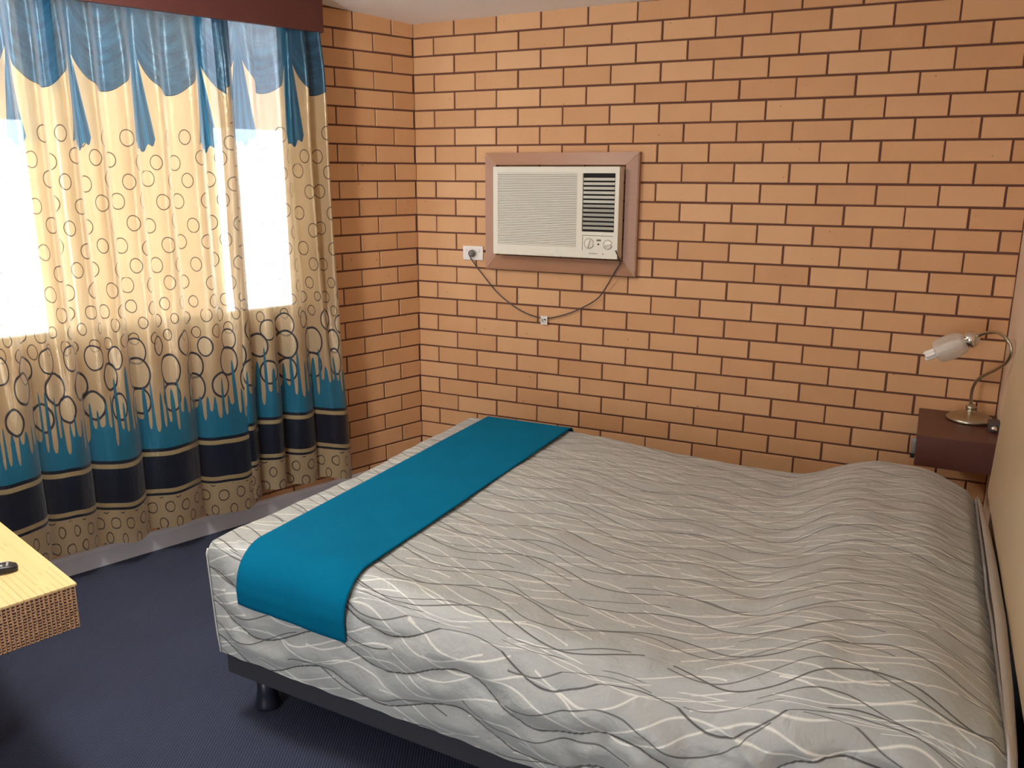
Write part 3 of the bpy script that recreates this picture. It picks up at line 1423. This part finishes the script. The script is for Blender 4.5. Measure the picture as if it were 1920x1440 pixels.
# side walls of the unit, front built as a frame of bars around grille and vent
box(body, (UX0, -0.095, UZ0), (UX1, -0.0445, UZ1), 0.0)
for lo, hi in (((UX0, UY, UZ0), (UX0 + 0.026, -0.094, UZ1)),
               ((UX0 + 0.026, UY, UZ1 - 0.030), (UX1, -0.094, UZ1)),
               ((UX0 + 0.026, UY, UZ0), (1.158, -0.094, UZ0 + 0.050)),
               ((0.968, UY, UZ0 + 0.050), (0.996, -0.094, UZ1 - 0.030)),
               ((1.158, UY, UZ0), (UX1, -0.094, UZ1 - 0.030)),
               ((0.996, UY, UZ0 + 0.050), (1.158, -0.094, UZ0 + 0.125))):
    box(body, lo, hi, 0.0)
body_o = obj('body', body, m_acwhite, ac)
bm = bmesh.new()
box(bm, (UX0 + 0.026, -0.0965, UZ0 + 0.050), (0.968, -0.0952, UZ1 - 0.030), 0)
obj('grille_back', bm, m_darkline, ac)
bm = bmesh.new()
NSL = 42
zz0, zz1 = UZ0 + 0.050, UZ1 - 0.030
for k in range(NSL):
    z = zz0 + (zz1 - zz0) * (k + 0.5) / NSL
    box(bm, (UX0 + 0.026, UY + 0.002, z - 0.0030), (0.968, -0.098, z + 0.0030), 0)
obj('grille', bm, m_acwhite, ac)
bm = bmesh.new()
box(bm, (UX0 + 0.24, UY - 0.003, UZ0 + 0.004), (UX0 + 0.33, UY + 0.002, UZ0 + 0.010), 0.001)
obj('grille_latch', bm, m_acwhite, ac)
# outlet vent
bm = bmesh.new()
box(bm, (0.996, -0.0975, UZ0 + 0.125), (1.158, -0.0955, UZ1 - 0.030), 0)
obj('vent_recess', bm, m_black, ac)
vz0, vz1 = UZ0 + 0.135, UZ1 - 0.044
for k in range(12):
    z = vz0 + (vz1 - vz0) * (k + 0.35) / 12
    bm = bmesh.new()
    tilt = 0.004 if k < 6 else -0.001
    vs = box(bm, (0.9985, -0.1095, z - 0.0065), (1.1555, -0.1065, z + 0.0065), 0.001)
    for v in bm.verts:
        v.co.y += (v.co.z - z) / 0.0065 * -tilt
    obj('louvre', bm, m_acgrey, ac)
# control panel
bm = bmesh.new()
for lo, hi in (((1.000, UY - 0.0009, UZ0 + 0.106), (1.156, UY + 0.001, UZ0 + 0.1085)),
               ((1.000, UY - 0.0009, UZ0 + 0.035), (1.0022, UY + 0.001, UZ0 + 0.106))):
    box(bm, lo, hi)
obj('panel_groove', bm, m_darkline, ac)
for kx, kz, kr, rot in ((1.035, UZ0 + 0.069, 0.023, 0.3), (1.130, UZ0 + 0.066, 0.021, 1.45)):
    bm = bmesh.new()
    lathe(bm, [(kr, 0), (kr * 0.97, 0.003), (kr * 0.80, 0.0045), (kr * 0.74, 0.0048), (0, 0.005)], (kx, UY, kz), (0, -1, 0), 32)
    kn = obj('control_knob', bm, m_acwhite, ac, smooth=True)
    bm = bmesh.new()
    vs = box(bm, (-kr * 0.16, -0.0145, -kr * 0.85), (kr * 0.16, -0.0045, kr * 0.85), 0.0015)
    for v in bm.verts:
        x, z = v.co.x, v.co.z
        v.co = Vector((kx + x * cos(rot) + z * sin(rot), UY + v.co.y, kz - x * sin(rot) + z * cos(rot)))
    obj('knob_grip', bm, m_acwhite, kn)
    bm = bmesh.new()
    tube(bm, [Vector((kx + kr * 1.06 * cos(a), UY - 0.0006, kz + kr * 1.06 * sin(a))) for a in [pi * 2 * q / 32 + 0.4 for q in range(30)]], 0.0009, 6)
    obj('knob_outline', bm, m_darkline, kn)
bm = bmesh.new()
lathe(bm, [(0.0042, 0), (0.0042, 0.002), (0, 0.0024)], (1.083, UY, UZ0 + 0.067), (0, -1, 0), 16)
obj('indicator_light', bm, m_black, ac)
bm = bmesh.new()
box(bm, (1.073, UY - 0.0008, UZ0 + 0.0815), (1.095, UY + 0.001, UZ0 + 0.090), 0.0005)
obj('dial_mark', bm, m_darkline, ac)
bm = bmesh.new()
xx = 1.036
for w in (0.004, 0.003, 0.0035, 0.002, 0.004, 0.002, 0.0035, 0.003, 0.003):
    box(bm, (xx, UY - 0.0006, UZ0 + 0.0205), (xx + w, UY + 0.001, UZ0 + 0.0240))
    xx += w + 0.0017
obj('lettering', bm, m_darkline, ac)
bm = bmesh.new()
box(bm, (1.104, UY - 0.0006, UZ0 + 0.0195), (1.109, UY + 0.001, UZ0 + 0.0245))
obj('brand_mark', bm, m_darkline, ac)
# cord from the unit's lower corner to the plug, with its paper tag
cp = [(1.172, -0.118, 1.318), (1.180, -0.100, 1.285), (1.176, -0.060, 1.250), (1.150, -0.050, 1.212), (1.106, -0.032, 1.140), (1.051, -0.022, 1.068),
      (0.954, -0.016, 1.008), (0.838, -0.014, 0.962), (0.745, -0.014, 0.948), (0.627, -0.016, 0.979), (0.503, -0.016, 1.055), (0.409, -0.020, 1.153),
      (0.357, -0.040, 1.228), (0.345, -0.045, 1.252)]
bm = bmesh.new()
tube(bm, smoothpts(cp, 8), 0.0031, 10)
cord = obj('power_cord', bm, m_cord, ac, smooth=True, label='dark grey cord looping down the bricks')
bm = bmesh.new()
lathe(bm, [(0, 0), (0.017, 0), (0.019, 0.004), (0.018, 0.018), (0.013, 0.028), (0, 0.030)], (0.347, -0.0145, 1.262), (0, -1, 0), 24)
obj('plug', bm, m_plug, cord, smooth=True)
bm = bmesh.new()
box(bm, (0.745, -0.0205, 0.916), (0.782, -0.0195, 0.958), 0)
box(bm, (0.745, -0.0215, 0.951), (0.783, -0.0095, 0.960), 0.001)
tg = obj('cord_tag', bm, m_outlet, cord, label='small white printed tag on the cord')
bm = bmesh.new()
for a0, a1, z0, z1 in ((.749, .757, .9395, .9425), (.7525, .756, .9425, .9440), (.762, .776, .9385, .9440), (.749, .763, .9325, .9360), (.7705, .7745, .9325, .9365), (.749, .775, .9255, .9270)):
    box(bm, (a0, -0.0209, z0), (a1, -0.0204, z1))
obj('tag_print', bm, m_black, tg)

# power outlet on the bricks
po = thing('power_outlet', 'white wall power outlet on the bricks left of the air conditioner', 'power outlet', (0.345, 0, 1.262))
bm = bmesh.new()
box(bm, (0.286, -0.011, 1.226), (0.405, -0.0015, 1.300), 0.003)
obj('plate', bm, m_outlet, po)
for x_ in (0.378, 0.302):
    bm = bmesh.new()
    box(bm, (x_, -0.0145, 1.268), (x_ + 0.010, -0.011, 1.286), 0.0015)
    obj('rocker_switch', bm, m_outlet, po)

# ------------------------------------------------------------------ wall-hung bedside shelf box
ns_ = thing('bedside_cabinet', 'dark brown wall-hung bedside cabinet in the corner beside the headboard', 'bedside cabinet', (2.69, -0.22, 0.565))
bm = bmesh.new()
box(bm, (2.545, -0.435, 0.567), (2.836, -0.003, 0.670), 0.0015)
obj('carcass', bm, m_night, ns_)
bm = bmesh.new()
box(bm, (2.543, -0.4355, 0.6705), (2.836, -0.003, 0.686), 0.0008)
obj('top', bm, m_night, ns_)
bm = bmesh.new()
box(bm, (2.543, -0.450, 0.563), (2.836, -0.436, 0.686), 0.0015)
obj('drawer_front', bm, m_night, ns_)
bm = bmesh.new()
box(bm, (2.527, -0.436, 0.606), (2.5425, -0.426, 0.668), 0.001)
obj('bracket', bm, m_alu, ns_)
bm = bmesh.new()
box(bm, (2.526, -0.438, 0.588), (2.5425, -0.424, 0.6055), 0.002)
obj('bracket_foot', bm, m_black, ns_)

# little switch box with chrome knob
sb = thing('switch_box', 'small dark switch box with chrome knob on the brown bedside cabinet', 'switch', (2.815, -0.22, 0.687))
bm = bmesh.new()
box(bm, (2.793, -0.275, 0.6865), (2.834, -0.205, 0.722), 0.002)
obj('case', bm, m_cord, sb)
bm = bmesh.new()
lathe(bm, [(0.005, 0), (0.005, 0.006), (0.009, 0.009), (0.012, 0.015), (0.010, 0.021), (0, 0.024)], (2.811, -0.275, 0.704), (0, -1, 0), 20)
obj('knob', bm, m_chrome, sb, smooth=True)

# ------------------------------------------------------------------ bedside lamp
LB = Vector((2.732, -0.125, 0.6865))
lamp = thing('bedside_lamp', 'brushed nickel gooseneck lamp with frosted glass shade on the bedside cabinet', 'lamp', LB)
bm = bmesh.new()
lathe(bm, [(0, 0), (0.084, 0), (0.087, 0.003), (0.087, 0.010), (0.084, 0.014), (0.080, 0.018), (0.066, 0.026), (0.045, 0.033), (0.024, 0.037), (0.019, 0.041),
           (0.018, 0.050), (0.021, 0.053), (0.021, 0.061), (0.015, 0.066), (0.0, 0.067)], LB, (0, 0, 1), 48)
obj('base', bm, m_brush, lamp, smooth=True)
arm = [(2.7315, -0.125, 0.745), (2.729, -0.13, 0.773), (2.727, -0.135, 0.8), (2.729, -0.15, 0.834), (2.74, -0.17, 0.868), (2.759, -0.2, 0.897), (2.784, -0.25, 0.927), (2.806, -0.31, 0.961),
       (2.820, -0.35, 0.991), (2.825, -0.37, 1.023), (2.821, -0.37, 1.049), (2.808, -0.36, 1.07), (2.786, -0.33, 1.086), (2.76, -0.3, 1.086), (2.728, -0.27, 1.072), (2.705, -0.248, 1.052)]
bm = bmesh.new()
tube(bm, smoothpts(arm, 5), 0.0062, 12)
obj('arm', bm, m_brush, lamp, smooth=True)
BC = Vector((2.692, -0.24, 1.042))
TIP = Vector((2.531, -0.21, 0.949))
AX = (TIP - BC).normalized()
bm = bmesh.new()
R_ = 0.034
prof = [(R_ * sin(pi * k / 14), -R_ * cos(pi * k / 14)) for k in range(11)]
lathe(bm, prof, BC, AX, 32)
sk = obj('socket', bm, m_chrome, lamp, smooth=True)
bm = bmesh.new()
sp = [(0.024, 0.012), (0.036, 0.022), (0.047, 0.045), (0.050, 0.070), (0.050, 0.095), (0.047, 0.118), (0.043, 0.130), (0.0415, 0.1295), (0.0455, 0.117), (0.0485, 0.094), (0.0485, 0.07), (0.0455, 0.046), (0.035, 0.024)]
lathe(bm, sp, BC, AX, 40)
obj('shade', bm, m_frost, lamp, smooth=True)
# twin-tube bulb
bx = AX.cross(Vector((0, 1, 0))).normalized()
bm = bmesh.new()
by = AX.cross(bx).normalized()
for sgn, oy in ((1, 0.0), (-1, 0.0), (0, 0.012)):
    p_ = BC + bx * 0.0120 * sgn + by * oy
    L_ = 0.184 if sgn == 1 else (0.180 if sgn == -1 else 0.176)
    tube(bm, [p_ + AX * 0.03, p_ + AX * (L_ - 0.006), p_ + AX * (L_ - 0.002), p_ + AX * L_], [0.0088, 0.0088, 0.0065, 0.002], 12)
tube(bm, [BC + AX * 0.02, BC + AX * 0.06], 0.018, 20)
obj('bulb', bm, m_bulb, lamp, smooth=True)

# ------------------------------------------------------------------ table at the left
TZ = 0.60
tc = Vector((0.545, -2.62, 0))
E1 = Vector((-0.29, -0.957, 0)).normalized()
E2 = Vector((-0.957, 0.29, 0)).normalized()
TW, TD = 1.15, 0.95


def TP(a, b_, z):
    p = tc + E1 * a + E2 * b_
    return Vector((p.x, p.y, z))


tb = thing('side_table', 'blond wood table with woven cane edge at the left under a remote', 'table', TP(TW / 2, TD / 2, 0))
bm = bmesh.new()
box(bm, (0, 0, TZ - 0.007), (TW, TD, TZ), 0.0012, fr=TP)
obj('tabletop', bm, m_table, tb)


def apron(a0, b0, a1, b1):
    """vertical woven band with a scalloped lower edge"""
    bm = bmesh.new()
    uvl = bm.loops.layers.uv.new('UVMap')
    L_ = sqrt((a1 - a0) ** 2 + (b1 - b0) ** 2)
    n = int(L_ / 0.0014)
    nx_, ny_ = (b1 - b0) / L_, -(a1 - a0) / L_
    H = 0.118
    cols = []
    for i in range(n + 1):
        t = i / n
        d = t * L_
        a, b_ = a0 + (a1 - a0) * t, b0 + (b1 - b0) * t
        lowz = TZ - 0.0075 - H - 0.003 * abs(sin(pi * d / 0.0112))
        sw = 0.0012 * sin(2 * pi * d / 0.0112)
        top = TP(a, b_, TZ - 0.0075)
        bot = TP(a + nx_ * sw, b_ + ny_ * sw, lowz)
        cols.append((bm.verts.new(top), bm.verts.new(bot), d, lowz))
    for c0, c1 in zip(cols, cols[1:]):
        f = bm.faces.new((c0[0], c0[1], c1[1], c1[0]))
        for lp, w in zip(f.loops, ((c0[2], 0.0), (c0[2], -H), (c1[2], -H), (c1[2], 0.0))):
            lp[uvl].uv = w
    o = obj('woven_apron', bm, m_cane, tb)
    s = o.modifiers.new('thickness', 'SOLIDIFY')
    s.thickness = 0.010
    s.offset = 0
    return o


apron(0.006, 0.006, TW - 0.006, 0.006)
apron(0.006, 0.012, 0.006, TD - 0.006)
for a_ in (0.42, 1.0):
    for b_ in (0.16, 0.80):
        bm = bmesh.new()
        box(bm, (a_, b_, 0.001), (a_ + 0.045, b_ + 0.045, TZ - 0.0075), 0.003, fr=TP)
        obj('leg', bm, m_table, tb)

# remote control
RA = Vector((-0.60, -0.80, 0))
RB = Vector((0.80, -0.60, 0))
r0 = Vector((0.329, -2.636, TZ + 0.0008))
rm = thing('remote_control', 'black remote control lying on the blond wood table', 'remote control', r0 + RA * 0.085)
bm = bmesh.new()
secs = [(0.0, 0.010, 0.010), (0.004, 0.017, 0.016), (0.02, 0.0235, 0.021), (0.06, 0.025, 0.023), (0.12, 0.024, 0.022), (0.160, 0.022, 0.019), (0.170, 0.016, 0.013)]
rings_ = []
for d, w, h in secs:
    ring = []
    for k in range(16):
        a = 2 * pi * k / 16
        cx = abs(cos(a)) ** 0.5 * (1 if cos(a) >= 0 else -1)
        sz = abs(sin(a)) ** 0.7 * (1 if sin(a) >= 0 else -1)
        ring.append(bm.verts.new(r0 + RA * d + RB * (w * cx) + Vector((0, 0, 0.0115 * 0 + h / 2 + sz * h / 2))))
    rings_.append(ring)
for A_, B_ in zip(rings_, rings_[1:]):
    for k in range(16):
        bm.faces.new((A_[k], A_[(k + 1) % 16], B_[(k + 1) % 16], B_[k]))
bm.faces.new(rings_[0]); bm.faces.new(rings_[-1])
obj('body', bm, m_remote, rm, smooth=True)
bm = bmesh.new()
for i in range(3):
    for j in range(8):
        if i == 1 and j % 3 == 1:
            continue
        c_ = r0 + RA * (0.024 + j * 0.014) + RB * ((i - 1) * 0.012) + Vector((0, 0, 0.0225))
        w_ = 0.0028
        q = [c_ + RA * w_ * a + RB * w_ * 1.2 * b_ + Vector((0, 0, z_)) for z_ in (-0.002, 0.0012) for a, b_ in ((-1, -1), (1, -1), (1, 1), (-1, 1))]
        v_ = [bm.verts.new(p) for p in q]
        bm.faces.new(v_[4:]);
        for k in range(4):
            bm.faces.new((v_[k], v_[(k + 1) % 4], v_[4 + (k + 1) % 4], v_[4 + k]))
obj('buttons', bm, m_remkey, rm)

# unseen ceiling light added to brighten the back wall (a lit glass bowl)
cz = ceil_z(0.35, -2.4)
cl = thing('added_light', 'added round frosted glass light near the curtains, unseen above the picture', 'ceiling light', (0.35, -2.4, cz))
m_lit, nt, b = new_mat('added_light_glow')
b.inputs['Emission Color'].default_value = (1.0, 0.96, 0.91, 1)
b.inputs['Emission Strength'].default_value = 60.0
b.inputs['Base Color'].default_value = (0.9, 0.88, 0.84, 1)
bm = bmesh.new()
lathe(bm, [(0, 0.001), (0.06, 0.001), (0.06, 0.02), (0.012, 0.026), (0.012, 0.15), (0, 0.15)], (0.35, -2.4, cz), (0, 0, -1), 32)
obj('added_light_rose', bm, m_brush, cl, smooth=True)
bm = bmesh.new()
lathe(bm, [(0, 0.15), (0.10, 0.16), (0.165, 0.195), (0.18, 0.24), (0.16, 0.285), (0.10, 0.318), (0, 0.33)], (0.35, -2.4, cz), (0, 0, -1), 40)
obj('bowl', bm, m_lit, cl, smooth=True)
